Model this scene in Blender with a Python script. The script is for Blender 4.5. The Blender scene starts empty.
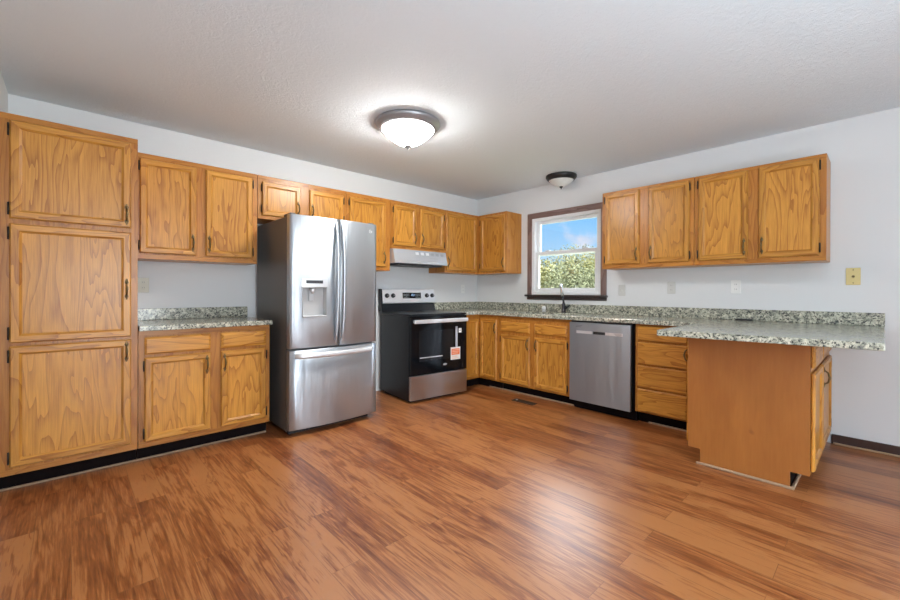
import bpy, bmesh, math, random
from mathutils import Matrix, Vector
random.seed(7)
PI = math.pi
S = bpy.context.scene
COL = S.collection

# ------------------------------------------------------------------ camera, world, lights, exposure
cam_d = bpy.data.cameras.new('camera')
cam = bpy.data.objects.new('camera', cam_d)
COL.objects.link(cam)
S.camera = cam
yaw, pit, rol = math.radians(46.93), 0.0025, 0.0032
f0 = Vector((-math.sin(yaw), math.cos(yaw), 0)); r0 = Vector((math.cos(yaw), math.sin(yaw), 0)); u0 = Vector((0, 0, 1))
fw = f0 * math.cos(pit) - u0 * math.sin(pit)
up = u0 * math.cos(pit) + f0 * math.sin(pit)
rt = r0 * math.cos(rol) + up * math.sin(rol)
up = up * math.cos(rol) - r0 * math.sin(rol)
cam.matrix_world = Matrix(((rt.x, up.x, -fw.x, 3.9604), (rt.y, up.y, -fw.y, -4.2284), (rt.z, up.z, -fw.z, 1.1448), (0, 0, 0, 1)))
cam_d.sensor_width = 36.0
cam_d.lens = 36.0 * 406.17 / 900
cam_d.shift_y = -7.83 / 900
cam_d.clip_start = 0.02

S.view_settings.view_transform = 'Standard'
S.view_settings.look = 'None'
S.view_settings.gamma = 1
S.view_settings.use_curve_mapping = False
S.view_settings.exposure = 0.56

LAMP = 112.0          # emission of the lit ceiling lamp's bowl
SKY = 0.66
SKY_HIGH = 17.0

def area(name, loc, target, sx, sy, power, col):
    l = bpy.data.lights.new(name, 'AREA'); l.shape = 'RECTANGLE'; l.size = sx; l.size_y = sy; l.energy = power; l.color = col
    o = bpy.data.objects.new(name, l); COL.objects.link(o); o.location = loc
    o.rotation_euler = (Vector(target) - Vector(loc)).to_track_quat('-Z', 'Z').to_euler()
    return o
# added fill lights outside two invented openings: right wall door, front wall window
CW = (0.86, 0.94, 1.0)
area('fill_right_door', (7.42, -3.6, 1.15), (0, -3.0, 1.1), 1.6, 2.0, 120, CW)
area('fill_front_window', (6.45, -4.72, 1.45), (4.6, 0, 0.5), 1.0, 1.0, 16, CW)
# added upward fill to brighten the ceiling (unseen, behind the camera's right shoulder)
area('ceiling_fill', (5.2, -3.45, 0.9), (5.2, -3.45, 3.0), 2.2, 1.9, 50, (0.66, 0.86, 1.0))

sun_l = bpy.data.lights.new('sun', 'SUN'); sun_l.energy = 0.5; sun_l.angle = 0.009; sun_l.color = (1.0, 0.95, 0.86)
sun = bpy.data.objects.new('sun', sun_l); COL.objects.link(sun)
sun.rotation_euler = Vector((-0.45, 0.75, -0.75)).to_track_quat('-Z', 'Z').to_euler()

W = bpy.data.worlds.new('sky'); S.world = W; W.use_nodes = True
wt = W.node_tree; wt.nodes.clear()
def wn(t): return wt.nodes.new(t)
wo = wn('ShaderNodeOutputWorld'); bg = wn('ShaderNodeBackground'); tc = wn('ShaderNodeTexCoord')
sep = wn('ShaderNodeSeparateXYZ'); ramp = wn('ShaderNodeValToRGB'); noi = wn('ShaderNodeTexNoise'); cr = wn('ShaderNodeValToRGB'); mx = wn('ShaderNodeMix')
mx.data_type = 'RGBA'
wt.links.new(tc.outputs['Generated'], sep.inputs[0]); wt.links.new(sep.outputs['Z'], ramp.inputs[0])
e = ramp.color_ramp.elements
e[0].position = 0.0; e[0].color = (0.62, 0.85, 1.0, 1)
e[1].position = 0.5; e[1].color = (0.16, 0.44, 0.95, 1)
m_ = e.new(0.17); m_.color = (0.27, 0.64, 1.1, 1)
noi.inputs['Scale'].default_value = 9.0; noi.inputs['Detail'].default_value = 6
wt.links.new(tc.outputs['Generated'], noi.inputs['Vector'])
cr.color_ramp.elements[0].position = 0.545; cr.color_ramp.elements[1].position = 0.68
wt.links.new(noi.outputs[0], cr.inputs[0])
wt.links.new(cr.outputs[0], mx.inputs[0]); wt.links.new(ramp.outputs[0], mx.inputs[6]); mx.inputs[7].default_value = (0.86, 0.88, 1.0, 1)
wt.links.new(mx.outputs[2], bg.inputs[0])
# bright hazy sky above the blue band near the horizon
mr = wn('ShaderNodeMapRange'); mr.inputs['From Min'].default_value = 0.19; mr.inputs['From Max'].default_value = 0.42
mr.inputs['To Min'].default_value = SKY; mr.inputs['To Max'].default_value = SKY_HIGH
wt.links.new(sep.outputs['Z'], mr.inputs[0]); wt.links.new(mr.outputs[0], bg.inputs[1])
m2 = wn('ShaderNodeMapRange'); m2.inputs['From Min'].default_value = 0.19; m2.inputs['From Max'].default_value = 0.40
wt.links.new(sep.outputs['Z'], m2.inputs[0]); mh = wn('ShaderNodeMix'); mh.data_type = 'RGBA'; mh.inputs[7].default_value = (0.90, 0.95, 1.0, 1)
wt.links.new(m2.outputs[0], mh.inputs[0]); wt.links.new(mx.outputs[2], mh.inputs[6]); wt.links.new(mh.outputs[2], bg.inputs[0])
wt.links.new(bg.outputs[0], wo.inputs[0])

# ------------------------------------------------------------------ materials
class NT:
    def __init__(s, name):
        s.m = bpy.data.materials.new(name); s.m.use_nodes = True; s.t = s.m.node_tree; s.t.nodes.clear()
        s.out = s.n('ShaderNodeOutputMaterial'); s.b = s.n('ShaderNodeBsdfPrincipled'); s.l(s.b.outputs[0], s.out.inputs[0])
    def n(s, t, **k):
        x = s.t.nodes.new(t)
        for a, v in k.items(): setattr(x, a, v)
        return x
    def l(s, a, b): s.t.links.new(a, b)
    def set(s, **k):
        for a, v in k.items():
            i = s.b.inputs[a.replace('_', ' ')]
            i.default_value = (*v, 1) if isinstance(v, tuple) and len(v) == 3 else v
        return s
    def ramp(s, fac, stops):
        r = s.n('ShaderNodeValToRGB'); e = r.color_ramp.elements
        for i, (p, c) in enumerate(stops):
            x = e[i] if i < 2 else e.new(p)
            x.position = p; x.color = (*c, 1) if len(c) == 3 else c
        s.l(fac, r.inputs[0]); return r.outputs[0]
    def noise(s, vec, scale, detail=4, rough=0.55, dist=0.0, out=0):
        x = s.n('ShaderNodeTexNoise'); x.inputs['Scale'].default_value = scale; x.inputs['Detail'].default_value = detail
        x.inputs['Roughness'].default_value = rough; x.inputs['Distortion'].default_value = dist
        if vec is not None: s.l(vec, x.inputs['Vector'])
        return x.outputs[out]
    def mix(s, fac, a, b, mode='MIX'):
        x = s.n('ShaderNodeMix', data_type='RGBA', blend_type=mode)
        for sk, v in ((x.inputs[0], fac), (x.inputs[6], a), (x.inputs[7], b)):
            if hasattr(v, 'links'): s.l(v, sk)
            else: sk.default_value = (*v, 1) if isinstance(v, tuple) and len(v) == 3 else v
        return x.outputs[2]
    def math(s, op, a, b=0.0):
        x = s.n('ShaderNodeMath', operation=op)
        for sk, v in ((x.inputs[0], a), (x.inputs[1], b)):
            if hasattr(v, 'links'): s.l(v, sk)
            else: sk.default_value = v
        return x.outputs[0]
    def mapped(s, scale, rand=True, kind='Object'):
        tc = s.n('ShaderNodeTexCoord'); v = tc.outputs[kind]
        if rand:
            oi = s.n('ShaderNodeObjectInfo'); c = s.n('ShaderNodeCombineXYZ')
            a = s.math('MULTIPLY', oi.outputs['Random'], 41.3); s.l(a, c.inputs[0])
            a2 = s.math('MULTIPLY', oi.outputs['Random'], 173.7); s.l(a2, c.inputs[1])
            a3 = s.math('MULTIPLY', oi.outputs['Random'], 97.1); s.l(a3, c.inputs[2])
            ad = s.n('ShaderNodeVectorMath', operation='ADD'); s.l(v, ad.inputs[0]); s.l(c.outputs[0], ad.inputs[1]); v = ad.outputs[0]
        mp = s.n('ShaderNodeVectorMath', operation='MULTIPLY'); s.l(v, mp.inputs[0]); mp.inputs[1].default_value = scale
        return mp.outputs[0]
    def bump(s, h, strength=0.2, dist=0.01):
        x = s.n('ShaderNodeBump'); x.inputs['Strength'].default_value = strength; x.inputs['Distance'].default_value = dist
        s.l(h, x.inputs['Height']); s.l(x.outputs[0], s.b.inputs['Normal'])

def simple(name, col, rough=0.5, metal=0.0, **k):
    t = NT(name); t.set(Base_Color=col, Roughness=rough, Metallic=metal, **k); return t.m

def painted(name, col, rough=0.6, bs=90, strength=0.12):
    t = NT(name); t.set(Base_Color=col, Roughness=rough)
    t.bump(t.noise(t.mapped((1, 1, 1), False), bs, 3), strength, 0.004); return t.m

def oak(name, light, dark, axis, contour=22.0, figure=1.0, rough=0.36, wt=0.34):
    t = NT(name)
    k = 0.16
    sc = {'z': (1, 1, k), 'x': (k, 1, 1), 'y': (1, k, 1)}[axis]
    v = t.mapped(sc)
    low = t.noise(v, 5.5 * figure, 3, 0.45, 0.35)
    ring = t.math('FRACT', t.math('MULTIPLY', low, contour * 0.62))   # growth rings: slow rise, sharp edge
    sc2 = {'z': (1, 1, 0.035), 'x': (0.035, 1, 1), 'y': (1, 0.035, 1)}[axis]
    v2 = t.mapped(sc2)
    pore = t.noise(v2, 170, 4, 0.65)
    wide = t.noise(v, 5, 3, 0.5)
    fac = t.math('ADD', t.math('MULTIPLY', t.math('POWER', ring, 3.0), wt * 1.15), t.math('MULTIPLY', pore, 0.85))
    fac = t.math('ADD', fac, t.math('MULTIPLY', wide, 0.35))
    c = t.ramp(fac, [(0.42, light), (1.12, dark), ])
    oi = t.n('ShaderNodeObjectInfo')
    hv = t.n('ShaderNodeHueSaturation'); t.l(c, hv.inputs['Color'])
    t.l(t.math('ADD', t.math('MULTIPLY', oi.outputs['Random'], 0.16), 0.92), hv.inputs['Value'])
    t.l(hv.outputs[0], t.b.inputs['Base Color'])
    t.set(Roughness=rough, Coat_Weight=0.25, Coat_Roughness=0.25, Specular_IOR_Level=0.3)
    t.bump(pore, 0.10, 0.002)
    return t.m

OL, OD = (0.64, 0.302, 0.050), (0.33, 0.118, 0.015)
M = {}
M['oak_v'] = oak('oak_vertical_grain', OL, OD, 'z')
M['oak_h'] = oak('oak_horizontal_grain', OL, OD, 'x')
M['oak_panel'] = oak('oak_plain_sawn_panel', (0.645, 0.305, 0.050), (0.33, 0.118, 0.015), 'z', 22, 1.05, wt=0.34)
M['oak_frame'] = oak('oak_face_frame', (0.53, 0.222, 0.038), (0.32, 0.108, 0.015), 'z')
M['oak_frame_h'] = oak('oak_face_frame_rail', (0.53, 0.222, 0.038), (0.32, 0.108, 0.015), 'x')
M['oak_side'] = oak('oak_cabinet_side', (0.60, 0.26, 0.05), (0.40, 0.145, 0.024), 'z', 10)

def plywood():
    t = NT('stained_plywood')
    v = t.mapped((1, 1, 0.35)); n = t.noise(v, 6, 4, 0.5, 0.4); p = t.noise(t.mapped((1, 1, 0.08)), 90, 3)
    f = t.math('ADD', t.math('MULTIPLY', n, 0.7), t.math('MULTIPLY', p, 0.3))
    c = t.ramp(f, [(0.3, (0.31, 0.105, 0.020)), (0.72, (0.41, 0.152, 0.031))])
    kn = t.noise(t.mapped((1, 1, 0.7)), 9, 2, 0.5); kn = t.ramp(kn, [(0.76, (0, 0, 0)), (0.80, (0.6, 0.6, 0.6))])
    c = t.mix(kn, c, (0.22, 0.075, 0.02)); t.l(c, t.b.inputs['Base Color']); t.set(Roughness=0.42, Coat_Weight=0.15, Coat_Roughness=0.3)
    return t.m
M['ply'] = plywood()

def floor_mat():
    t = NT('hickory_plank_floor')
    tc = t.n('ShaderNodeTexCoord')
    br = t.n('ShaderNodeTexBrick'); br.offset = 0.37; br.offset_frequency = 2
    br.inputs['Scale'].default_value = 1.0; br.inputs['Brick Width'].default_value = 1.22; br.inputs['Row Height'].default_value = 0.128
    br.inputs['Mortar Size'].default_value = 0.0012; br.inputs['Mortar Smooth'].default_value = 0.2; br.inputs['Bias'].default_value = 0.0
    br.inputs['Color1'].default_value = (0, 0, 0, 1); br.inputs['Color2'].default_value = (1, 1, 1, 1); br.inputs['Mortar'].default_value = (0.5, 0.5, 0.5, 1)
    t.l(tc.outputs['Object'], br.inputs['Vector'])
    rnd = br.outputs['Color']
    sc = t.n('ShaderNodeVectorMath', operation='SCALE'); t.l(rnd, sc.inputs[0]); sc.inputs['Scale'].default_value = 37.0
    ad = t.n('ShaderNodeVectorMath', operation='ADD'); t.l(tc.outputs['Object'], ad.inputs[0]); t.l(sc.outputs[0], ad.inputs[1])
    def mp(s):
        x = t.n('ShaderNodeVectorMath', operation='MULTIPLY'); t.l(ad.outputs[0], x.inputs[0]); x.inputs[1].default_value = s; return x.outputs[0]
    low = t.noise(mp((0.11, 1, 1)), 9.0, 4, 0.55, 0.8)
    ring = t.math('ADD', t.math('MULTIPLY', t.math('SINE', t.math('MULTIPLY', low, 46)), 0.5), 0.5)
    ring = t.math('POWER', ring, 2.2)
    fine = t.noise(mp((0.04, 1, 1)), 120, 5, 0.7)
    mid = t.noise(mp((0.045, 1, 1)), 36, 4, 0.65, 0.5)
    blot = t.noise(mp((0.25, 1, 1)), 3.2, 3, 0.55, 0.5)
    dk = t.ramp(mid, [(0.50, (0, 0, 0)), (0.68, (1, 1, 1))])
    f = t.math('SUBTRACT', 1.0, t.math('MULTIPLY', ring, 0.17))
    f = t.math('SUBTRACT', f, t.math('MULTIPLY', dk, 0.15))
    f = t.math('ADD', f, t.math('MULTIPLY', t.math('SUBTRACT', fine, 0.5), 0.95))
    f = t.math('ADD', f, t.math('MULTIPLY', t.math('SUBTRACT', blot, 0.5), 0.9))
    f = t.math('ADD', f, t.math('MULTIPLY', t.math('SUBTRACT', rnd, 0.5), 0.22))
    c = t.ramp(f, [(0.36, (0.075, 0.0165, 0.004)), (1.12, (0.41, 0.160, 0.050)), (0.64, (0.165, 0.041, 0.009)), (0.88, (0.29, 0.090, 0.023))])
    c = t.mix(t.math('MULTIPLY', br.outputs['Fac'], 0.45), c, (0.10, 0.035, 0.014))
    t.l(c, t.b.inputs['Base Color']); t.set(Specular_IOR_Level=0.5, Coat_Weight=0.35, Coat_Roughness=0.48)
    r = t.math('ADD', t.math('MULTIPLY', fine, 0.12), 0.28); t.l(r, t.b.inputs['Roughness'])
    h = t.math('SUBTRACT', t.math('MULTIPLY', fine, 0.25), t.math('MULTIPLY', br.outputs['Fac'], 1.0)); t.bump(h, 0.12, 0.002)
    return t.m
M['floor'] = floor_mat()

def granite():
    t = NT('speckled_granite')
    v = t.mapped((1, 1, 1), False)
    dv = t.n('ShaderNodeVectorMath', operation='ADD'); t.l(v, dv.inputs[0])
    w = t.n('ShaderNodeVectorMath', operation='SCALE'); t.l(t.noise(v, 70, 3, out=1), w.inputs[0]); w.inputs['Scale'].default_value = 0.014; t.l(w.outputs[0], dv.inputs[1])
    v = dv.outputs[0]
    n1 = t.noise(v, 40, 5, 0.62)
    base = t.ramp(n1, [(0.36, (0.22, 0.23, 0.19)), (0.64, (0.70, 0.68, 0.55)), (0.48, (0.43, 0.43, 0.34))])
    n2 = t.noise(v, 84, 4, 0.7)
    dk = t.ramp(n2, [(0.525, (0, 0, 0)), (0.58, (1, 1, 1))])
    base = t.mix(dk, base, (0.035, 0.038, 0.040))
    n3 = t.noise(v, 33, 5, 0.65); dk3 = t.ramp(n3, [(0.575, (0, 0, 0)), (0.65, (0.85, 0.85, 0.85))])
    base = t.mix(dk3, base, (0.07, 0.075, 0.075))
    vo = t.n('ShaderNodeTexVoronoi'); vo.inputs['Scale'].default_value = 130; t.l(v, vo.inputs['Vector'])
    fl = t.ramp(vo.outputs['Distance'], [(0.12, (1, 1, 1)), (0.2, (0, 0, 0))])
    base = t.mix(t.math('MULTIPLY', fl, 0.55), base, (0.85, 0.80, 0.68))
    t.l(base, t.b.inputs['Base Color']); t.set(Roughness=0.16, Specular_IOR_Level=0.5)
    return t.m
M['granite'] = granite()

def steel(name, col, rough, axis='z', streak=0.06, metal=1.0):
    t = NT(name)
    s1 = {'z': (1, 1, 0.02), 'h': (0.01, 0.01, 1)}[axis]
    n = t.noise(t.mapped(s1), 300, 3); n2 = t.noise(t.mapped((1, 1, 0.25)), 6, 4, 0.5)
    r = t.math('ADD', t.math('MULTIPLY', n, streak), t.math('ADD', t.math('MULTIPLY', n2, 0.14), rough - 0.08)); t.l(r, t.b.inputs['Roughness'])
    t.set(Base_Color=col, Metallic=metal, Anisotropic=0.8, Anisotropic_Rotation=0.25)
    tg = t.n('ShaderNodeTangent', direction_type='RADIAL', axis='Z'); t.l(tg.outputs[0], t.b.inputs['Tangent'])
    wav = t.noise(t.mapped((1, 1, 0.14)), 9, 3, 0.5)
    t.bump(wav, 0.6, 0.012)
    return t.m
M['steel'] = steel('brushed_stainless', (0.48, 0.525, 0.57), 0.40, metal=0.86)
M['steel_dw'] = steel('brushed_stainless_flat', (0.35, 0.40, 0.455), 0.36, metal=0.88)
M['steel_warm'] = steel('brushed_stainless_drawer', (0.58, 0.57, 0.56), 0.30)
M['chrome'] = simple('polished_chrome', (0.75, 0.76, 0.78), 0.12, 1.0)
M['satin'] = simple('satin_metal', (0.74, 0.755, 0.775), 0.36, 0.6)
M['gunmetal'] = simple('dark_gunmetal', (0.06, 0.065, 0.075), 0.25, 0.85)
M['nickel'] = simple('brushed_nickel', (0.33, 0.33, 0.345), 0.4, 0.6)
M['bronze'] = simple('dark_bronze', (0.045, 0.045, 0.045), 0.4, 0.7)
M['register'] = simple('brown_bronze', (0.12, 0.085, 0.06), 0.4, 0.6)
M['brass'] = simple('antique_brass', (0.17, 0.115, 0.05), 0.36, 0.9)
M['goldplate'] = simple('yellowed_brass', (0.66, 0.53, 0.24), 0.35, 0.45)
M['hinge'] = simple('hinge_bronze', (0.035, 0.026, 0.02), 0.45, 0.6)
M['black'] = simple('black_enamel', (0.007, 0.009, 0.012), 0.3, Specular_IOR_Level=0.3)
M['blackglass'] = simple('black_glass', (0.005, 0.006, 0.008), 0.08, Specular_IOR_Level=0.25)
M['window_glass'] = simple('oven_window_glass', (0.012, 0.013, 0.015), 0.06, Specular_IOR_Level=0.25)
M['blackplastic'] = simple('black_plastic', (0.02, 0.02, 0.022), 0.5)
M['toe'] = simple('black_toe_kick', (0.008, 0.005, 0.005), 0.8, Specular_IOR_Level=0.08)
M['fridge_side'] = painted('charcoal_textured_steel', (0.105, 0.10, 0.095), 0.42, 400, 0.1)
M['grey_gasket'] = simple('grey_gasket', (0.10, 0.10, 0.105), 0.6)
M['plastic_grey'] = simple('light_grey_plastic', (0.55, 0.56, 0.57), 0.35)
M['plastic_mid'] = simple('dispenser_grey', (0.50, 0.50, 0.50), 0.38, 0.3)
M['display'] = simple('dark_display', (0.06, 0.065, 0.075), 0.2)
M['white'] = simple('white_vinyl', (0.80, 0.81, 0.82), 0.35)
M['whiteplastic'] = simple('white_plastic', (0.82, 0.82, 0.80), 0.4)
M['paleplate'] = simple('painted_plate', (0.60, 0.60, 0.575), 0.45)
M['slot'] = simple('outlet_slot', (0.12, 0.12, 0.11), 0.5)
M['beige'] = simple('almond_plastic', (0.62, 0.58, 0.46), 0.4)
M['hood'] = simple('silver_painted_steel', (0.66, 0.69, 0.73), 0.27, 0.55)
M['darkmesh'] = simple('dark_filter', (0.05, 0.05, 0.055), 0.5, 0.3)
M['wall'] = painted('pale_grey_wall_paint', (0.725, 0.733, 0.735), 0.7, 160, 0.06)
M['trimdark'] = oak('dark_stained_trim', (0.27, 0.185, 0.165), (0.15, 0.092, 0.08), 'x', 10, 1, 0.3)
M['trimdark_v'] = oak('dark_stained_trim_upright', (0.27, 0.185, 0.165), (0.15, 0.092, 0.08), 'z', 10, 1, 0.3)
M['sill'] = simple('dark_sill', (0.055, 0.04, 0.036), 0.3)
M['basebrown'] = simple('dark_brown_baseboard', (0.055, 0.028, 0.022), 0.35)
M['shoe'] = simple('tan_shoe_moulding', (0.36, 0.24, 0.15), 0.4)
M['orange'] = simple('orange_print', (0.85, 0.19, 0.06), 0.5)
M['peach'] = simple('pale_peach_print', (0.90, 0.55, 0.40), 0.5)
M['paper'] = simple('white_paper', (0.80, 0.78, 0.76), 0.6)
M['tape'] = simple('grey_strip', (0.42, 0.43, 0.47), 0.4)
M['mark'] = simple('grey_marking', (0.20, 0.21, 0.23), 0.45)
M['mark_pale'] = simple('pale_marking', (0.75, 0.76, 0.78), 0.3, 0.5)
M['sinksteel'] = simple('sink_steel', (0.55, 0.56, 0.57), 0.32, 1.0)

def ceiling_mat():
    t = NT('textured_ceiling'); t.set(Base_Color=(0.76, 0.82, 0.86), Roughness=0.85)
    v = t.mapped((1, 1, 1), False)
    n = t.noise(v, 26, 6, 0.68, 1.2); n2 = t.noise(v, 120, 3, 0.6)
    t.bump(t.math('ADD', n, t.math('MULTIPLY', n2, 0.35)), 0.42, 0.012); return t.m
M['ceiling'] = ceiling_mat()

def emit(name, col, s):
    t = NT(name); t.set(Base_Color=(0.8, 0.8, 0.8), Roughness=0.3, Emission_Color=col, Emission_Strength=s); return t.m
def lamp_glass():
    # frosted bowl: the bulbs hang inside, so its bottom glows brighter than its flanks
    t = NT('lit_frosted_glass'); t.set(Base_Color=(0.8, 0.8, 0.8), Roughness=0.3, Emission_Color=(1.0, 0.975, 0.94))
    g = t.n('ShaderNodeNewGeometry'); sp = t.n('ShaderNodeSeparateXYZ'); t.l(g.outputs['Normal'], sp.inputs[0])
    d = t.math('MAXIMUM', t.math('MULTIPLY', sp.outputs['Z'], -1.0), 0.0)
    t.l(t.math('MULTIPLY', t.math('ADD', t.math('MULTIPLY', t.math('POWER', d, 2.6), 0.97), 0.03), LAMP), t.b.inputs['Emission Strength']); return t.m
M['lampglass'] = lamp_glass()
M['lampoff'] = simple('unlit_frosted_glass', (0.72, 0.72, 0.69), 0.3)
M['digits'] = emit('blue_digits', (0.25, 0.55, 1.0), 1.2)

def pane():
    t = NT('window_pane'); tr = t.n('ShaderNodeBsdfTransparent'); gl = t.n('ShaderNodeBsdfGlossy'); gl.inputs['Roughness'].default_value = 0.02
    fr = t.n('ShaderNodeFresnel'); fr.inputs[0].default_value = 1.45; ms = t.n('ShaderNodeMixShader')
    t.l(t.math('MULTIPLY', fr.outputs[0], 0.8), ms.inputs[0]); t.l(tr.outputs[0], ms.inputs[1]); t.l(gl.outputs[0], ms.inputs[2]); t.l(ms.outputs[0], t.out.inputs[0]); return t.m
M['pane'] = pane()

def leaf_mat(name, a, b):
    t = NT(name); g = t.n('ShaderNodeNewGeometry')
    c = t.ramp(g.outputs['Random Per Island'], [(0.0, a), (1.0, b)]); t.l(c, t.b.inputs['Base Color']); t.set(Roughness=0.9, Specular_IOR_Level=0.0); return t.m
M['leaf1'] = leaf_mat('yellow_green_leaves', (0.060, 0.059, 0.022), (0.105, 0.100, 0.045))
M['leaf2'] = leaf_mat('grey_green_leaves', (0.045, 0.050, 0.026), (0.085, 0.088, 0.052))
M['bark'] = simple('grey_bark', (0.20, 0.17, 0.14), 0.9)
M['grass'] = painted('lawn_ground', (0.09, 0.11, 0.04), 0.9, 20, 0.4)
M['siding'] = simple('white_siding', (0.80, 0.82, 0.86), 0.6)
M['shingle'] = simple('grey_shingles', (0.25, 0.25, 0.26), 0.8)

# ------------------------------------------------------------------ mesh helpers
class MB:
    def __init__(s): s.bm = bmesh.new(); s.mats = []
    def mi(s, m):
        if m not in s.mats: s.mats.append(m)
        return s.mats.index(m)
    def box(s, x0, x1, y0, y1, z0, z1, m, bev=0.0, seg=1):
        nf = set(s.bm.faces)
        r = bmesh.ops.create_cube(s.bm, size=1, matrix=Matrix.Translation(((x0 + x1) / 2, (y0 + y1) / 2, (z0 + z1) / 2)) @ Matrix.Diagonal((abs(x1 - x0), abs(y1 - y0), abs(z1 - z0), 1)))
        if bev > 0:
            ed = list({e for v in r['verts'] for e in v.link_edges})
            bmesh.ops.bevel(s.bm, geom=ed, offset=bev, segments=seg, affect='EDGES', profile=0.5)
        i = s.mi(m)
        for f in s.bm.faces:
            if f not in nf: f.material_index = i
        return s
    def loft(s, rings, m, close=True, cap0=True, cap1=True, mats=None, smooth=False):
        i = s.mi(m); R = [[s.bm.verts.new(p) for p in r] for r in rings]; n = len(R[0])
        for a, b in zip(R, R[1:]):
            for k in range(n if close else n - 1):
                f = s.bm.faces.new((a[k], a[(k + 1) % n], b[(k + 1) % n], b[k])); f.material_index = mats[k] if mats else i; f.smooth = smooth
        if cap0: f = s.bm.faces.new(R[0][::-1]); f.material_index = i
        if cap1: f = s.bm.faces.new(R[-1]); f.material_index = i
        return s
    def tube(s, pts, rad, m, n=8):
        pts = [Vector(p) for p in pts]; rings = []
        rr = rad if isinstance(rad, (list, tuple)) else [rad] * len(pts)
        pu = None
        for k, p in enumerate(pts):
            d = (pts[min(k + 1, len(pts) - 1)] - pts[max(k - 1, 0)]).normalized()
            if pu is None: pu = d.orthogonal().normalized()
            u = (pu - d * pu.dot(d)).normalized(); pu = u; w = d.cross(u)
            rings.append([p + (u * math.cos(2 * PI * j / n) + w * math.sin(2 * PI * j / n)) * rr[k] for j in range(n)])
        return s.loft(rings, m, smooth=True)
    def lathe(s, prof, m, c=(0, 0, 0), n=40, cap0=True, cap1=True):
        rings = [[(c[0] + r * math.cos(2 * PI * j / n), c[1] + r * math.sin(2 * PI * j / n), c[2] + z) for j in range(n)] for r, z in prof]
        return s.loft(rings, m, cap0=cap0, cap1=cap1, smooth=True)
    def ball(s, c, r, m, sc=(1, 1, 1), n=10):
        nf = set(s.bm.faces)
        bmesh.ops.create_uvsphere(s.bm, u_segments=n, v_segments=max(6, n // 2 + 1), radius=r, matrix=Matrix.Translation(c) @ Matrix.Diagonal((*sc, 1)))
        i = s.mi(m)
        for f in s.bm.faces:
            if f not in nf: f.material_index = i; f.smooth = True
        return s
    def build(s, name, parent=None, loc=(0, 0, 0), rz=0.0):
        bmesh.ops.recalc_face_normals(s.bm, faces=s.bm.faces[:])
        me = bpy.data.meshes.new(name); s.bm.to_mesh(me); s.bm.free()
        for m in s.mats: me.materials.append(M[m])
        o = bpy.data.objects.new(name, me); COL.objects.link(o); o.location = loc; o.rotation_euler = (0, 0, rz)
        if parent: o.parent = parent
        return o

def tag(o, label, cat, group=None, kind=None):
    o['label'] = label; o['category'] = cat
    if group: o['group'] = group
    if kind: o['kind'] = kind
    return o
def thing(name, label, cat, loc, rz=0.0, group=None):
    o = bpy.data.objects.new(name, None); COL.objects.link(o); o.location = loc; o.rotation_euler = (0, 0, rz); o.empty_display_size = 0.1
    return tag(o, label, cat, group)
def struct(mb, name, label=None, cat=None):
    o = mb.build(name); o['kind'] = 'structure'
    if label: o['label'] = label
    if cat: o['category'] = cat
    return o
HALF = PI / 2

# ------------------------------------------------------------------ room shell
XR, YF, H = 7.2, -4.53, 2.44
T = 0.12
struct(MB().box(-T, XR + T, YF - T, T, -0.1, 0, 'floor'), 'floor', 'hickory brown wood plank floor across the kitchen', 'floor')
struct(MB().box(-T, XR + T, YF - T, T, H, H + 0.1, 'ceiling'), 'ceiling', 'white textured ceiling with two flush lamps', 'ceiling')
struct(MB().box(-T, 0, YF - T, T, 0, H, 'wall'), 'wall_left', 'pale grey wall behind the refrigerator and stove', 'wall')
WX0, WX1, WZ0, WZ1 = 0.935, 1.862, 1.115, 2.06
b = MB(); b.box(0, WX0, 0, T, 0, H, 'wall').box(WX1, XR + T, 0, T, 0, H, 'wall').box(WX0, WX1, 0, T, 0, WZ0, 'wall').box(WX0, WX1, 0, T, WZ1, H, 'wall')
struct(b, 'wall_back', 'pale grey wall with the window above the sink', 'wall')
DY0, DY1 = -4.42, -2.75
b = MB(); b.box(XR, XR + T, YF, DY0, 0, H, 'wall').box(XR, XR + T, DY1, 0, 0, H, 'wall').box(XR, XR + T, DY0, DY1, 2.12, H, 'wall')
struct(b, 'wall_right', 'pale grey wall with a glass door', 'wall')
FX0, FX1, FZ0, FZ1 = 5.9, 7.0, 0.9, 2.0
b = MB(); b.box(0, FX0, YF - T, YF, 0, H, 'wall').box(FX1, XR, YF - T, YF, 0, H, 'wall').box(FX0, FX1, YF - T, YF, 0, FZ0, 'wall').box(FX0, FX1, YF - T, YF, FZ1, H, 'wall')
struct(b, 'wall_front', 'pale grey wall at the end of the pantry cabinet', 'wall')
# invented out-of-frame openings that admit the fill light: glass door and window frames
b = MB()
for y in (DY0, DY1 - 0.06): b.box(XR + 0.02, XR + 0.09, y, y + 0.06, 0, 2.12, 'white')
b.box(XR + 0.02, XR + 0.09, DY0, DY1, 2.06, 2.12, 'white').box(XR + 0.02, XR + 0.09, DY0, DY1, 0, 0.06, 'white')
dr = struct(b, 'door_1', 'white framed glass door', 'door')
MB().box(XR + 0.05, XR + 0.056, DY0 + 0.06, DY1 - 0.06, 0.06, 2.06, 'pane').build('pane', dr)

b = MB()
for x in (FX0, (FX0 + FX1) / 2 - 0.025, FX1 - 0.05): b.box(x, x + 0.05, YF - 0.09, YF - 0.03, FZ0, FZ1, 'white')
b.box(FX0, FX1, YF - 0.09, YF - 0.03, FZ1 - 0.05, FZ1, 'white').box(FX0, FX1, YF - 0.09, YF - 0.03, FZ0, FZ0 + 0.05, 'white')
w2 = struct(b, 'added_window', 'added white framed window admitting fill light through the front wall', 'window')
MB().box(FX0 + 0.05, FX1 - 0.05, YF - 0.065, YF - 0.06, FZ0 + 0.05, FZ1 - 0.05, 'pane').build('pane', w2)
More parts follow.
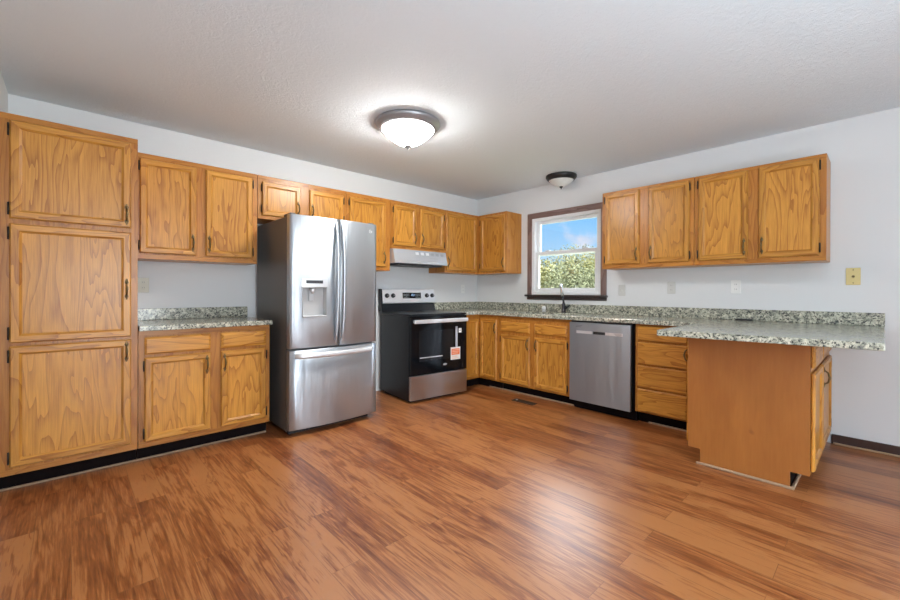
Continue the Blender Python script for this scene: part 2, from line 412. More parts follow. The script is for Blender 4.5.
# sink window: white vinyl double-hung
fr = MB()
fx0, fx1, fz0, fz1 = WX0 + 0.002, WX1 - 0.002, WZ0 + 0.002, WZ1 - 0.002
def ring(mb, x0, x1, z0, z1, y0, y1, w, m, wb=None, wt_=None):
    wb = w if wb is None else wb; wt_ = w if wt_ is None else wt_
    mb.box(x0, x0 + w, y0, y1, z0, z1, m, 0.002).box(x1 - w, x1, y0, y1, z0, z1, m, 0.002)
    mb.box(x0 + w, x1 - w, y0, y1, z1 - wt_, z1, m, 0.002).box(x0 + w, x1 - w, y0, y1, z0, z0 + wb, m, 0.002)
ring(fr, fx0, fx1, fz0, fz1, -0.006, 0.11, 0.045, 'white', 0.03, 0.045)
win = struct(fr, 'window_1', 'white double hung window over the sink showing blue sky and trees', 'window')
s1 = MB(); ring(s1, fx0 + 0.046, fx1 - 0.046, 1.585, fz1 - 0.046, 0.052, 0.085, 0.042, 'white', 0.03, 0.035); us = s1.build('upper_sash', win)
MB().box(fx0 + 0.08, fx1 - 0.08, 0.066, 0.070, 1.61, fz1 - 0.075, 'pane').build('pane', us)
s2 = MB(); ring(s2, fx0 + 0.046, fx1 - 0.046, fz0 + 0.031, 1.632, 0.014, 0.048, 0.046, 'white', 0.038, 0.04)
for lx in (1.16, 1.66): s2.box(lx - 0.03, lx + 0.03, 0.004, 0.04, 1.632, 1.646, 'plastic_grey', 0.004)
ls = s2.build('lower_sash', win)
MB().box(fx0 + 0.08, fx1 - 0.08, 0.028, 0.032, fz0 + 0.06, 1.60, 'pane').build('pane', ls)
# dark stained casing and stool
tw = 0.066
b = MB(); b.box(WX0 - tw + 0.012, WX0 + 0.012, -0.018, -0.001, WZ0 - 0.01, WZ1, 'trimdark_v', 0.004).box(WX1 - 0.012, WX1 + tw - 0.012, -0.018, -0.001, WZ0 - 0.01, WZ1, 'trimdark_v', 0.004)
b.box(WX0 - tw + 0.012, WX1 + tw - 0.012, -0.018, -0.001, WZ1 - 0.012, WZ1 + 0.056, 'trimdark', 0.004)
struct(b, 'trim_1', 'dark stained wood casing around the sink window', 'window casing')
b = MB(); b.box(WX0 - tw - 0.012, WX1 + tw + 0.002, -0.05, -0.001, 1.082, 1.106, 'sill', 0.006).box(WX0 - tw + 0.01, WX1 + tw - 0.01, -0.02, -0.001, 1.045, 1.081, 'sill', 0.004)
struct(b, 'trim_2', 'dark wood sill below the sink window', 'window sill')
# baseboard and shoe moulding
b = MB(); b.box(3.69, XR - 0.001, -0.014, -0.001, 0, 0.072, 'basebrown', 0.003)
bb = struct(b, 'baseboard_back', 'dark brown baseboard on the wall right of the peninsula', 'baseboard')
MB().box(3.70, XR - 0.001, -0.03, -0.0145, 0, 0.014, 'shoe', 0.004).build('shoe_moulding', bb)
b = MB(); b.box(0.536, 0.55, -4.52, -3.07, 0, 0.012, 'shoe', 0.003)
struct(b, 'trim_3', 'thin tan shoe strip along the left toe kicks', 'moulding')
b = MB(); b.box(0.72, 1.84, -0.552, -0.537, 0, 0.014, 'shoe', 0.004).box(2.56, 3.0, -0.552, -0.537, 0, 0.014, 'shoe', 0.004)
struct(b, 'trim_4', 'thin tan shoe strip along the sink cabinet toe kick', 'moulding')
b = MB(); b.box(3.105, 3.61, -1.181, -1.1665, 0, 0.016, 'shoe', 0.004).box(3.5945, 3.61, -1.1665, -0.05, 0, 0.016, 'shoe', 0.004)
struct(b, 'trim_5', 'pale shoe strip around the foot of the peninsula', 'moulding')

# ------------------------------------------------------------------ cabinet kit
DT = 0.019
def make_handle(parent, loc, rz=0.0):
    h = MB(); L = 0.043
    h.tube([(0, -0.004, -L), (0, -0.020, -L * 0.72), (0, -0.028, 0), (0, -0.020, L * 0.72), (0, -0.004, L)], [0.004, 0.005, 0.0068, 0.005, 0.004], 'brass', 8)
    h.ball((0, -0.028, 0), 0.0072, 'brass', (1, 0.8, 1.2))
    for s_ in (-1, 1):
        h.ball((0, -0.002, s_ * (L + 0.002)), 0.0105, 'brass', (1, 0.35, 1.25)); h.ball((0, -0.002, s_ * (L + 0.015)), 0.006, 'brass', (0.9, 0.4, 1.6))
    return h.build('handle', parent, loc, rz)
def make_hinge(parent, loc):
    h = MB(); h.box(-0.004, 0.004, -0.012, 0.001, -0.026, 0.026, 'hinge', 0.001)
    h.tube([(0, -0.012, -0.028), (0, -0.012, 0.028)], 0.0045, 'hinge', 8); h.ball((0, -0.012, 0.031), 0.005, 'hinge', n=8); h.ball((0, -0.012, -0.031), 0.005, 'hinge', n=8)
    return h.build('hinge', parent, loc)

def make_door(parent, x0, x1, z0, z1, y, hinge='L', handle='B', hz=None, rz=0.0, org=None, fw=0.048):
    """framed door with recessed panel; local x across, front toward -y; y is the plane it lies on"""
    w, h = x1 - x0, z1 - z0; cx, cz = (x0 + x1) / 2, (z0 + z1) / 2
    loc = (cx, y, cz) if org is None else org
    prof = [(0.004, -0.0005), (0, -0.004), (0, -0.010), (0.007, -DT), (fw - 0.012, -DT), (fw - 0.009, -DT + 0.003), (fw, -0.0085), (fw, -0.0005)]
    rings = [[(-w / 2 + i, d, -h / 2 + i), (w / 2 - i, d, -h / 2 + i), (w / 2 - i, d, h / 2 - i), (-w / 2 + i, d, h / 2 - i)] for i, d in prof]
    b = MB(); iv, ih = b.mi('oak_v'), b.mi('oak_h')
    b.loft(rings, 'oak_v', cap0=False, cap1=False, mats=[ih, iv, ih, iv])
    d = b.build('door', parent, loc, rz)
    p = fw - 0.003
    MB().box(-w / 2 + p, w / 2 - p, -0.0078, -0.0012, -h / 2 + p, h / 2 - p, 'oak_panel').build('panel', d)
    if hinge:
        hx = (-w / 2 - 0.0035) if hinge == 'L' else (w / 2 + 0.0035)
        for z in (-h / 2 + 0.055, h / 2 - 0.055): make_hinge(d, (hx, -0.003, z))
        sx = 1 if hinge == 'L' else -1
        if handle:
            zz = hz if hz is not None else ((-h / 2 + 0.095) if handle == 'B' else (h / 2 - 0.085))
            make_handle(d, (sx * (w / 2 - 0.024), -DT - 0.0005, zz))
    return d
def make_drawer_front(parent, x0, x1, z0, z1, y, bev=0.012, rz=0.0, org=None):
    w, h = x1 - x0, z1 - z0; loc = ((x0 + x1) / 2, y, (z0 + z1) / 2) if org is None else org
    prof = [(0.003, -0.0005), (0, -0.003), (0, -0.009), (0.004, -0.012), (bev + 0.004, -DT), ]
    rings = [[(-w / 2 + i, d, -h / 2 + i), (w / 2 - i, d, -h / 2 + i), (w / 2 - i, d, h / 2 - i), (-w / 2 + i, d, h / 2 - i)] for i, d in prof]
    b = MB(); b.loft(rings, 'oak_h'); return b.build('drawer_front', parent, loc, rz)

def carcass(root, w, depth, h, z0=0.0, toe=0.0, mid=None, toe_in=0.075):
    """hollow box with face frame; local x 0..w, y -depth..0"""
    t = 0.016; g = 0.003; yb = -g; yf = -depth + DT
    b = MB(); b.box(0.001, t, yf, yb, z0, h, 'oak_side').box(w - t, w - 0.001, yf, yb, z0, h, 'oak_side')
    b.box(t, w - t, yf, yb, z0, z0 + t, 'oak_side').box(t, w - t, yf, yb, h - t, h, 'oak_side').box(t, w - t, yb - 0.006, yb, z0 + t, h - t, 'oak_side')
    b.build('carcass', root)
    r = 0.032
    b = MB(); b.box(0.001, w - 0.001, -depth, yf - 0.0005, z0 + r, h - r, 'oak_frame').box(0.001, w - 0.001, -depth, yf - 0.0005, z0, z0 + r, 'oak_frame_h', 0.0015).box(0.001, w - 0.001, -depth, yf - 0.0005, h - r, h, 'oak_frame_h', 0.0015)
    b.build('face_frame', root)
    if toe:
        MB().box(0.001, w - 0.001, -depth + toe_in, -depth + toe_in + 0.014, 0, z0, 'toe').build('toe_kick', root)

def wall_unit_left(label, y0, y1, z0, z1, doors, depth=0.305, group='oak wall cabinets'):
    root = thing('wall_cabinet', label, 'cabinet', (0, y0, z0), HALF, group)
    carcass(root, y1 - y0, depth, z1 - z0)
    for a, b_, c, d_, hg in doors: make_door(root, a - y0, b_ - y0, c - z0, d_ - z0, -depth - 0.0005, hg, 'B')
    return root

TOP = 2.134
# pantry
P0, P1 = -4.526, -3.904
root = thing('pantry_cabinet', 'tall oak pantry cabinet with three stacked doors at far left', 'cabinet', (0, P0, 0), HALF)
carcass(root, P1 - P0, 0.61, TOP, 0.1, 0.1)
for c, d_, hz in ((1.545, 2.097, -0.275 + 0.085), (0.845, 1.517, -0.03), (0.146, 0.826, 0.34 - 0.075)):
    make_door(root, -4.478 - P0, -3.940 - P0, c, d_, -0.6105, 'L', 'B', hz, fw=0.05)
# left uppers
wall_unit_left('double door oak wall cabinet beside the tall pantry above the small counter', -3.902, -3.064, 1.372, TOP, [(-3.866, -3.515, 1.414, 2.094, 'L'), (-3.452, -3.105, 1.414, 2.094, 'R')])
wall_unit_left('short double door oak wall cabinet above the refrigerator', -3.062, -2.228, 1.762, TOP, [(-3.029, -2.693, 1.792, 2.082, 'L'), (-2.608, -2.262, 1.792, 2.082, 'R')])
wall_unit_left('single door oak wall cabinet between refrigerator and range hood', -2.226, -1.702, 1.362, TOP, [(-2.196, -1.765, 1.402, 2.085, 'L')])
wall_unit_left('short double door oak wall cabinet directly above the range hood', -1.700, -0.904, 1.606, TOP, [(-1.665, -1.348, 1.645, 2.085, 'L'), (-1.290, -0.925, 1.645, 2.085, 'R')])
# corner wall cabinet (L shaped)
CX, CY, CZ0 = 0.778, -0.902, 1.372
root = thing('corner_wall_cabinet', 'L-shaped oak wall cabinet in the corner left of the window', 'cabinet', (0, 0, CZ0), 0, 'oak wall cabinets')
hh = TOP - CZ0; D = 0.305
b = MB(); b.box(0.003, D - DT, CY + 0.001, CY + 0.016, 0, hh, 'oak_side').box(CX - 0.016, CX, -D + 0.001, -0.003, 0, hh, 'oak_side')
for z in (0, hh - 0.016): b.box(0.003, D - DT, CY + 0.016, -0.003, z, z + 0.016, 'oak_side').box(D - DT, CX - 0.016, -D + DT, -0.003, z, z + 0.016, 'oak_side')
b.build('carcass', root)
b = MB(); b.box(D - DT + 0.0005, D, CY + 0.001, -D + DT - 0.0005, 0, hh, 'oak_frame').box(D + 0.0005, CX - 0.0165, -D, -D + DT - 0.0005, 0, hh, 'oak_frame')
b.build('face_frame', root)
make_door(root, 0, 0.535, 0.028, 0.732, 0, None, None, None, HALF, (D + 0.0005, -0.6145, 0.38))
dd = [o for o in root.children if o.name.startswith('door')][-1]
make_handle(dd, (-0.245, -DT - 0.0005, -0.25))
d2 = make_door(root, 0.352, 0.764, 0.028, 0.732, -D - 0.0005, None, None)
make_handle(d2, (0.182, -DT - 0.0005, -0.25)); make_hinge(d2, (-0.21, -0.003, 0.28)); make_hinge(d2, (-0.21, -0.003, -0.28))

# right uppers
def wall_unit_back(label, x0, x1, doors):
    root = thing('wall_cabinet', label, 'cabinet', (x0, 0, 1.372), 0, 'oak wall cabinets'); carcass(root, x1 - x0, 0.305, TOP - 1.372)
    for a, b_, hg in doors: make_door(root, a - x0, b_ - x0, 0.038, 0.738, -0.3055, hg, 'B')
wall_unit_back('double door oak wall cabinet immediately right of the window', 2.012, 2.838, [(2.045, 2.381, 'L'), (2.462, 2.805, 'R')])
wall_unit_back('double door oak wall cabinet at the far right above the peninsula', 2.840, 3.678, [(2.872, 3.221, 'L'), (3.287, 3.640, 'R')])

# left base
B0, B1 = -3.902, -3.066
root = thing('base_cabinet', 'oak base cabinet with two drawers over two doors between pantry and refrigerator', 'cabinet', (0, B0, 0), HALF, 'oak base cabinets')
carcass(root, B1 - B0, 0.61, 0.874, 0.1, 0.1)
for a, b_, hg in ((-3.870, -3.484, 'L'), (-3.417, -3.097, 'R')):
    make_drawer_front(root, a - B0, b_ - B0, 0.716, 0.832, -0.6105, 0.008 if hg == 'L' else 0.016)
    make_door(root, a - B0, b_ - B0, 0.140, 0.697, -0.6105, hg, 'T')

# right base: L shaped corner unit
root = thing('corner_base_cabinet', 'L-shaped oak base cabinet in the corner beside the stove', 'cabinet', (0, 0, 0), 0, 'oak base cabinets')
Z1 = 0.865; F = 0.61
b = MB(); b.box(0.003, F - DT, -0.912, -0.897, 0.1, Z1, 'oak_side').box(0.905, 0.92, -F + DT, -0.003, 0.1, Z1, 'oak_side')
b.box(0.003, F - DT, -0.897, -0.003, 0.1, 0.116, 'oak_side').box(F - DT, 0.905, -F + DT, -0.003, 0.1, 0.116, 'oak_side')
b.build('carcass', root)
b = MB(); b.box(F - DT + 0.0005, F, -0.912, -F + DT - 0.001, 0.1, Z1, 'oak_frame').box(F + 0.0005, 0.92, -F, -F + DT - 0.0005, 0.1, Z1, 'oak_frame'); b.build('face_frame', root)
b = MB(); b.box(F - 0.08, F - 0.066, -0.912, -F + 0.075, 0, 0.1, 'toe').box(F - 0.066, 0.92, -F + 0.061, -F + 0.075, 0, 0.1, 'toe'); b.build('toe_kick', root)
make_door(root, 0, 0.262, 0.12, 0.815, 0, None, None, None, HALF, (F + 0.0005, -0.766, 0.4675), 0.045)
d2 = make_door(root, 0.636, 0.893, 0.12, 0.815, -F - 0.0005, None, None, fw=0.045)
make_handle(d2, (0.108, -DT - 0.0005, 0.25))
# sink base
X0, X1 = 0.922, 1.846
root = thing('base_cabinet', 'oak sink base cabinet with two doors under the window', 'cabinet', (X0, 0, 0), 0, 'oak base cabinets')
carcass(root, X1 - X0, F, 0.865, 0.1, 0.1)
for ch in list(root.children):   # the sink bowl hangs into this unit: leave its carcass open above
    if ch.name.startswith('carcass'): bpy.data.objects.remove(ch)
b = MB(); w_ = X1 - X0
b.box(0.001, 0.016, -F + DT, -0.003, 0.1, 0.865, 'oak_side').box(w_ - 0.016, w_ - 0.001, -F + DT, -0.003, 0.1, 0.865, 'oak_side').box(0.016, w_ - 0.016, -F + DT, -0.003, 0.1, 0.116, 'oak_side').box(0.016, w_ - 0.016, -0.009, -0.003, 0.116, 0.865, 'oak_side')
b.build('carcass', root)
for a, b_, hg in ((0.955, 1.357, 'L'), (1.418, 1.808, 'R')):
    make_drawer_front(root, a - X0, b_ - X0, 0.688, 0.802, -F - 0.0005, 0.010)
    make_door(root, a - X0, b_ - X0, 0.122, 0.655, -F - 0.0005, hg, 'T')
# drawer base
X0, X1 = 2.472, 3.030
root = thing('base_cabinet', 'oak base cabinet of four drawers between dishwasher and peninsula', 'cabinet', (X0, 0, 0), 0, 'oak base cabinets')
carcass(root, X1 - X0, F, 0.865, 0.1, 0.1)
for c, d_ in ((0.722, 0.850), (0.520, 0.708), (0.318, 0.506), (0.112, 0.304)): make_drawer_front(root, 2.494 - X0, 2.888 - X0, c, d_, -F - 0.0005, 0.005)

# peninsula
PX0, PX1, PY = 3.052, 3.676, -1.166
root = thing('peninsula_cabinet', 'oak peninsula base cabinet with plain plywood end panel under the granite overhang', 'cabinet', (PX0, 0, 0), 0, 'oak base cabinets')
w_ = PX1 - PX0; Zp = 0.865
pts = [(0.002, 0.1), (0.074, 0.1), (0.074, 0.002), (0.536, 0.002), (0.536, 0.1), (w_ - 0.001, 0.1), (w_ - 0.001, Zp), (0.002, Zp)]
b = MB(); b.loft([[(x, PY, z) for x, z in pts], [(x, PY + 0.016, z) for x, z in pts]], 'ply'); b.build('end_panel', root)
b = MB(); b.box(0.02, w_ - 0.02, PY + 0.017, -0.003, 0.1, 0.116, 'oak_side').box(0.02, w_ - 0.02, -0.009, -0.003, 0.116, Zp, 'oak_side').box(0.3, 0.316, PY + 0.017, -0.009, 0.116, Zp, 'oak_side'); b.build('carcass', root)
for x0, x1, y1 in ((w_ - DT, w_ - 0.001, -0.003), (0.001, DT, -0.62)): MB().box(x0, x1, PY + 0.0165, y1, 0.1, Zp, 'oak_frame').build('face_frame', root)
b = MB(); b.box(0.522, 0.536, PY + 0.0165, -0.003, 0, 0.1, 'toe').box(0.074, 0.088, PY + 0.0165, -0.003, 0, 0.1, 'toe'); b.build('toe_kick', root)
for a, b_, hg in ((-1.140, -0.722, 'L'), (-0.690, -0.095, 'R')):
    wd = b_ - a; cy = (a + b_) / 2
    make_drawer_front(root, 0, wd, 0, 0.125, 0, 0.012, HALF, (w_ + 0.0005, cy, 0.772))
    dd = make_door(root, 0, wd, 0, 0.56, 0, hg if hg == 'R' else None, 'T', None, HALF, (w_ + 0.0005, cy, 0.40))
dd = make_door(root, 0, 0.46, 0, 0.56, 0, None, None, None, -HALF, (-0.0005, -0.90, 0.40))
dd2 = make_drawer_front(root, 0, 0.46, 0, 0.125, 0, 0.012, -HALF, (-0.0005, -0.90, 0.772))
make_handle(dd2, (0.19, -DT - 0.0005, -0.070))

# ------------------------------------------------------------------ worktops
def slab(name, xs, ys, keep, z0, z1, m, bev=0.004):
    bm = bmesh.new(); V = {}
    def v(i, j, k):
        if (i, j, k) not in V: V[(i, j, k)] = bm.verts.new((xs[i], ys[j], (z0, z1)[k]))
        return V[(i, j, k)]
    nx, ny = len(xs) - 1, len(ys) - 1
    K = lambda i, j: 0 <= i < nx and 0 <= j < ny and keep((xs[i] + xs[i + 1]) / 2, (ys[j] + ys[j + 1]) / 2)
    for i in range(nx):
        for j in range(ny):
            if not K(i, j): continue
            bm.faces.new((v(i, j, 1), v(i + 1, j, 1), v(i + 1, j + 1, 1), v(i, j + 1, 1))); bm.faces.new((v(i, j, 0), v(i, j + 1, 0), v(i + 1, j + 1, 0), v(i + 1, j, 0)))
            for (di, dj, a, c) in ((-1, 0, (i, j), (i, j + 1)), (1, 0, (i + 1, j), (i + 1, j + 1)), (0, -1, (i, j), (i + 1, j)), (0, 1, (i, j + 1), (i + 1, j + 1))):
                if not K(i + di, j + dj): bm.faces.new((v(*a, 0), v(*c, 0), v(*c, 1), v(*a, 1)))
    bmesh.ops.recalc_face_normals(bm, faces=bm.faces[:])
    ed = [e for e in bm.edges if len(e.link_faces) == 2 and e.calc_face_angle() > 0.7]
    bmesh.ops.bevel(bm, geom=ed, offset=bev, segments=2, affect='EDGES', profile=0.5)
    me = bpy.data.meshes.new(name); bm.to_mesh(me); bm.free(); me.materials.append(M[m])
    o = bpy.data.objects.new(name, me); COL.objects.link(o); return o
ZT0, ZT1 = 0.8755, 0.910
o = slab('worktop', [0.003, 0.65], [-3.900, -3.056], lambda x, y: True, ZT0, ZT1, 'granite')
tag(o, 'short speckled granite worktop between pantry and refrigerator', 'countertop', 'granite worktops')
o = MB().box(0.003, 0.023, -3.900, -3.056, ZT1 + 0.0005, 1.0, 'granite', 0.002).build('backsplash'); tag(o, 'short granite backsplash strip left of the refrigerator', 'backsplash', 'granite backsplashes')
ZR0, ZR1 = 0.8665, 0.904
HX0, HX1, HY0, HY1 = 1.06, 1.72, -0.54, -0.17
PXL, PXR, PYF = 2.974, 3.964, -1.480
def inU(x, y):
    if HX0 < x < HX1 and HY0 < y < HY1: return False
    return (x < 0.65 and y > -0.912) or (y > -0.65) or (x > PXL)
o = slab('worktop', [0.003, 0.65, HX0, HX1, PXL, PXR], [PYF, -0.912, -0.65, HY0, HY1, -0.003], inU, ZR0, ZR1, 'granite')
for v_ in o.data.vertices:
    if v_.co.y < -1.3: v_.co.y += -0.03 + 0.105 * (v_.co.x - PXL) / (PXR - PXL)
tag(o, 'long speckled granite worktop running from stove past sink onto the peninsula', 'countertop', 'granite worktops')
b = MB(); b.box(0.003, 0.023, -0.912, -0.003, ZR1 + 0.0005, 0.998, 'granite', 0.002).box(0.0235, PXR, -0.023, -0.003, ZR1 + 0.0005, 0.998, 'granite', 0.002)
tag(b.build('backsplash'), 'long granite backsplash strip under the window and behind the peninsula', 'backsplash', 'granite backsplashes')

# sink, faucet, small things on the worktop
root = thing('sink', 'undermount steel sink in the granite worktop below the window', 'sink', (0, 0, 0.70))
b = MB(); zt = ZR0 - 0.0008 - 0.70; t = 0.008
for x0, x1, y0, y1 in ((HX0 - 0.02, HX0, HY0 - 0.02, HY1 + 0.02), (HX1, HX1 + 0.02, HY0 - 0.02, HY1 + 0.02), (HX0, HX1, HY0 - 0.02, HY0), (HX0, HX1, HY1, HY1 + 0.02)): b.box(x0, x1, y0, y1, 0.0, zt, 'sinksteel')
b.box(HX0, HX1, HY0, HY1, 0.0, t, 'sinksteel'); b.build('bowl', root)
MB().lathe([(0.05, t), (0.05, t + 0.004), (0.03, t + 0.002)], 'chrome', ((HX0 + HX1) / 2, (HY0 + HY1) / 2, 0), 24).build('drain', root)

FX, FY = 1.452, -0.10
root = thing('faucet', 'dark and chrome pull-out kitchen faucet standing in front of the window', 'faucet', (FX, FY, ZR1))
MB().lathe([(0.030, 0.0005), (0.030, 0.008), (0.024, 0.014), (0.022, 0.075), (0.019, 0.10), (0.012, 0.115)], 'gunmetal', n=24).build('body', root)
MB().tube([(0, 0, 0.105), (-0.003, -0.004, 0.14), (-0.006, -0.010, 0.185)], [0.013, 0.0115, 0.012], 'gunmetal', 14).build('neck', root)
MB().tube([(-0.006, -0.010, 0.183), (-0.010, -0.020, 0.225), (-0.014, -0.032, 0.29), (-0.014, -0.040, 0.318), (-0.013, -0.044, 0.326)], [0.014, 0.017, 0.017, 0.016, 0.010], 'chrome', 16).build('spray_head', root)
MB().tube([(0.018, -0.005, 0.058), (0.045, -0.012, 0.060), (0.060, -0.016, 0.066), (0.088, -0.02, 0.082), (0.094, -0.021, 0.085)], [0.017, 0.016, 0.009, 0.009, 0.004], 'gunmetal', 14).build('lever', root)

root = thing('air_gap', 'small white capped air gap on the worktop left of the faucet', 'sink fitting', (1.185, -0.10, ZR1))
MB().lathe([(0.024, 0.0005), (0.024, 0.008), (0.019, 0.010), (0.019, 0.02)], 'satin', n=24).build('base', root)
MB().lathe([(0.022, 0.0205), (0.0225, 0.05), (0.019, 0.062), (0.010, 0.066)], 'white', n=24).build('cap', root)

root = thing('remote', 'slim black oval item lying against the backsplash on the peninsula', 'remote', (3.15, -0.075, ZR1))
prof = [(1.0, 0.0006), (1.02, 0.004), (1.0, 0.012), (0.9, 0.016)]
b = MB(); b.loft([[(0.062 * s_ * math.cos(a), 0.022 * s_ * math.sin(a), z) for a in [2 * PI * k / 24 for k in range(24)]] for s_, z in prof], 'blackplastic', smooth=False); b.build('body', root)
b = MB()
for k in range(4): b.lathe([(0.0045, 0.0162), (0.004, 0.018)], 'mark', (-0.033 + 0.022 * k, 0, 0), 10)
b.build('buttons', root)

# ------------------------------------------------------------------ refrigerator (front faces +x: local x -> +y)
RY0, RY1 = -2.990, -2.206; rw = RY1 - RY0; rz_top = 1.742
root = thing('refrigerator', 'stainless french door refrigerator with water dispenser and bottom freezer', 'refrigerator', (0, RY0, 0), HALF)
BF = -0.745
b = MB(); b.box(0.004, rw - 0.004, BF, -0.06, 0.032, rz_top - 0.012, 'fridge_side', 0.004); b.build('body', root)
b = MB(); b.box(0.03, rw - 0.03, BF + 0.02, BF + 0.1, 0.0, 0.0315, 'blackplastic'); b.build('base_grille', root)
MB().box(0.03, rw - 0.03, -0.2, -0.12, 0.0, 0.0315, 'blackplastic').build('rear_foot', root)
MB().box(0.012, rw - 0.012, BF - 0.018, BF - 0.0005, 0.06, rz_top - 0.02, 'grey_gasket').build('gasket', root)
for x in (0.012, rw - 0.062): MB().box(x, x + 0.05, BF - 0.05, BF + 0.08, rz_top - 0.0115, rz_top + 0.014, 'grey_gasket', 0.006).build('hinge_cover', root)
def curved(x0, x1, z0, z1, hole=None):
    """contoured door: front bows outward across the whole cabinet width"""
    def yf(x):
        u = (x - rw / 2) / (rw / 2); return BF - 0.072 - 0.034 * (1 - u * u)
    b = MB(); i = b.mi('steel')
    nx = 14; X = [x0 + (x1 - x0) * k / nx for k in range(nx + 1)]
    if hole: X = sorted(set(X + [hole[0], hole[1]]))
    Zs = [z0, z0 + 0.006, z1 - 0.006, z1]
    if hole: Zs = sorted(set(Zs + [hole[2], hole[3]]))
    bm = b.bm; G = [[bm.verts.new((x, yf(x) + (0.006 if z in (z0, z1) else 0), z)) for z in Zs] for x in X]
    for a in range(len(X) - 1):
        for c in range(len(Zs) - 1):
            if hole and hole[0] - 1e-6 <= X[a] and X[a + 1] <= hole[1] + 1e-6 and hole[2] - 1e-6 <= Zs[c] and Zs[c + 1] <= hole[3] + 1e-6: continue
            f = bm.faces.new((G[a][c], G[a + 1][c], G[a + 1][c + 1], G[a][c + 1])); f.material_index = i; f.smooth = True
    yb = BF - 0.0185
    Bk = {}
    def bk(v):
        if v not in Bk: Bk[v] = bm.verts.new((v.co.x, yb, v.co.z))
        return Bk[v]
    loop = [G[k][0] for k in range(len(X))] + [G[-1][k] for k in range(1, len(Zs))] + [G[k][-1] for k in range(len(X) - 2, -1, -1)] + [G[0][k] for k in range(len(Zs) - 2, 0, -1)]
    for p, q in zip(loop, loop[1:] + loop[:1]): bm.faces.new((p, q, bk(q), bk(p))).material_index = i
    bm.faces.new([bk(v) for v in loop]).material_index = i
    return b, yf
xs_ = 0.400
hole = (-2.897 - RY0, -2.697 - RY0, 0.935, 1.172)
b, yf = curved(0.0, xs_ - 0.004, 0.690, rz_top, hole); dl = b.build('door', root)
b, _ = curved(xs_ + 0.004, rw, 0.690, rz_top); dr_ = b.build('door', root)
b, _ = curved(0.0, rw, 0.052, 0.676); dz = b.build('freezer_drawer', root)
# dispenser
hx0, hx1, hz0, hz1 = hole; y0 = min(yf(hx0), yf(hx1)); yb = y0 + 0.062
b = MB(); b.box(hx0, hx1, yb, yb + 0.004, hz0, hz1, 'plastic_mid')
b.box(hx0, hx0 + 0.004, y0 + 0.006, yb, hz0, hz1, 'plastic_mid').box(hx1 - 0.004, hx1, y0 + 0.006, yb, hz0, hz1, 'plastic_mid').box(hx0, hx1, y0 + 0.006, yb, hz1 - 0.004, hz1, 'plastic_mid').box(hx0, hx1, y0 - 0.002, yb, hz0, hz0 + 0.012, 'plastic_grey', 0.003)
rec = b.build('dispenser_recess', dl)
b = MB(); xm = (hx0 + hx1) / 2 - 0.01; b.tube([(xm, y0 + 0.03, hz1 - 0.004), (xm, y0 + 0.028, hz1 - 0.05)], [0.02, 0.012], 'satin', 14).box(xm - 0.02, xm + 0.02, yb - 0.012, yb - 0.004, hz1 - 0.11, hz1 - 0.03, 'plastic_grey', 0.003); b.build('spout', dl)
b = MB()
n = 10; z0_, z1_ = hz1 + 0.001, 1.245; rings = []
for k in range(n + 1):
    x = hx0 - 0.004 + (hx1 - hx0 + 0.008) * k / n; y = yf(x); rings.append([(x, y + 0.002, z0_), (x, y - 0.005, z0_ + 0.002), (x, y - 0.005, z1_ - 0.002), (x, y + 0.002, z1_)])
b.loft(rings, 'satin'); b.build('control_panel', dl)
b = MB(); rings = []
for k in range(n + 1):
    x = hx0 + 0.03 + 0.135 * k / n; y = yf(x); rings.append([(x, y - 0.0045, 1.203), (x, y - 0.0062, 1.203), (x, y - 0.0062, 1.228), (x, y - 0.0045, 1.228)])
b.loft(rings, 'display'); b.build('display', dl)
# bowed vertical handles beside the split
for par, hx in ((dl, xs_ - 0.028), (dr_, xs_ + 0.028)):
    b = MB(); rings = []; n = 22
    for k in range(n + 1):
        u = k / n; z = 0.725 + (rz_top - 0.03 - 0.725) * u; bow = math.sin(PI * u)
        y = yf(hx) - 0.004 - 0.050 * bow ** 0.6; w2 = 0.013; th = 0.014
        rings.append([(hx - w2, y + th, z), (hx - w2, y + 0.003, z), (hx - w2 * 0.5, y - 0.003, z), (hx + w2 * 0.5, y - 0.003, z), (hx + w2, y + 0.003, z), (hx + w2, y + th, z)])
    b.loft(rings, 'steel', smooth=True); b.build('handle', par)
b = MB(); rings = []; n = 22
for k in range(n + 1):
    u = k / n; x = 0.04 + (rw - 0.08) * u; bow = math.sin(PI * u); y = yf(x) - 0.006 - 0.034 * bow ** 0.18
    rings.append([(x, y + 0.014, 0.608), (x, y, 0.612), (x, y - 0.004, 0.625), (x, y, 0.648), (x, y + 0.014, 0.652)])
b.loft(rings, 'satin', smooth=True); b.build('handle', dz)
# small emblem
b = MB(); ex = rw - 0.068; ey = yf(ex); pts = [(ex + 0.013 * math.cos(a), ey - 0.0015, 1.675 + 0.013 * math.sin(a)) for a in [PI * 0.35 + k * PI * 1.7 / 14 for k in range(15)]]
b.tube(pts, 0.002, 'mark_pale', 6).box(ex, ex + 0.013, ey - 0.003, ey - 0.0005, 1.672, 1.676, 'mark_pale'); b.build('emblem', dr_)

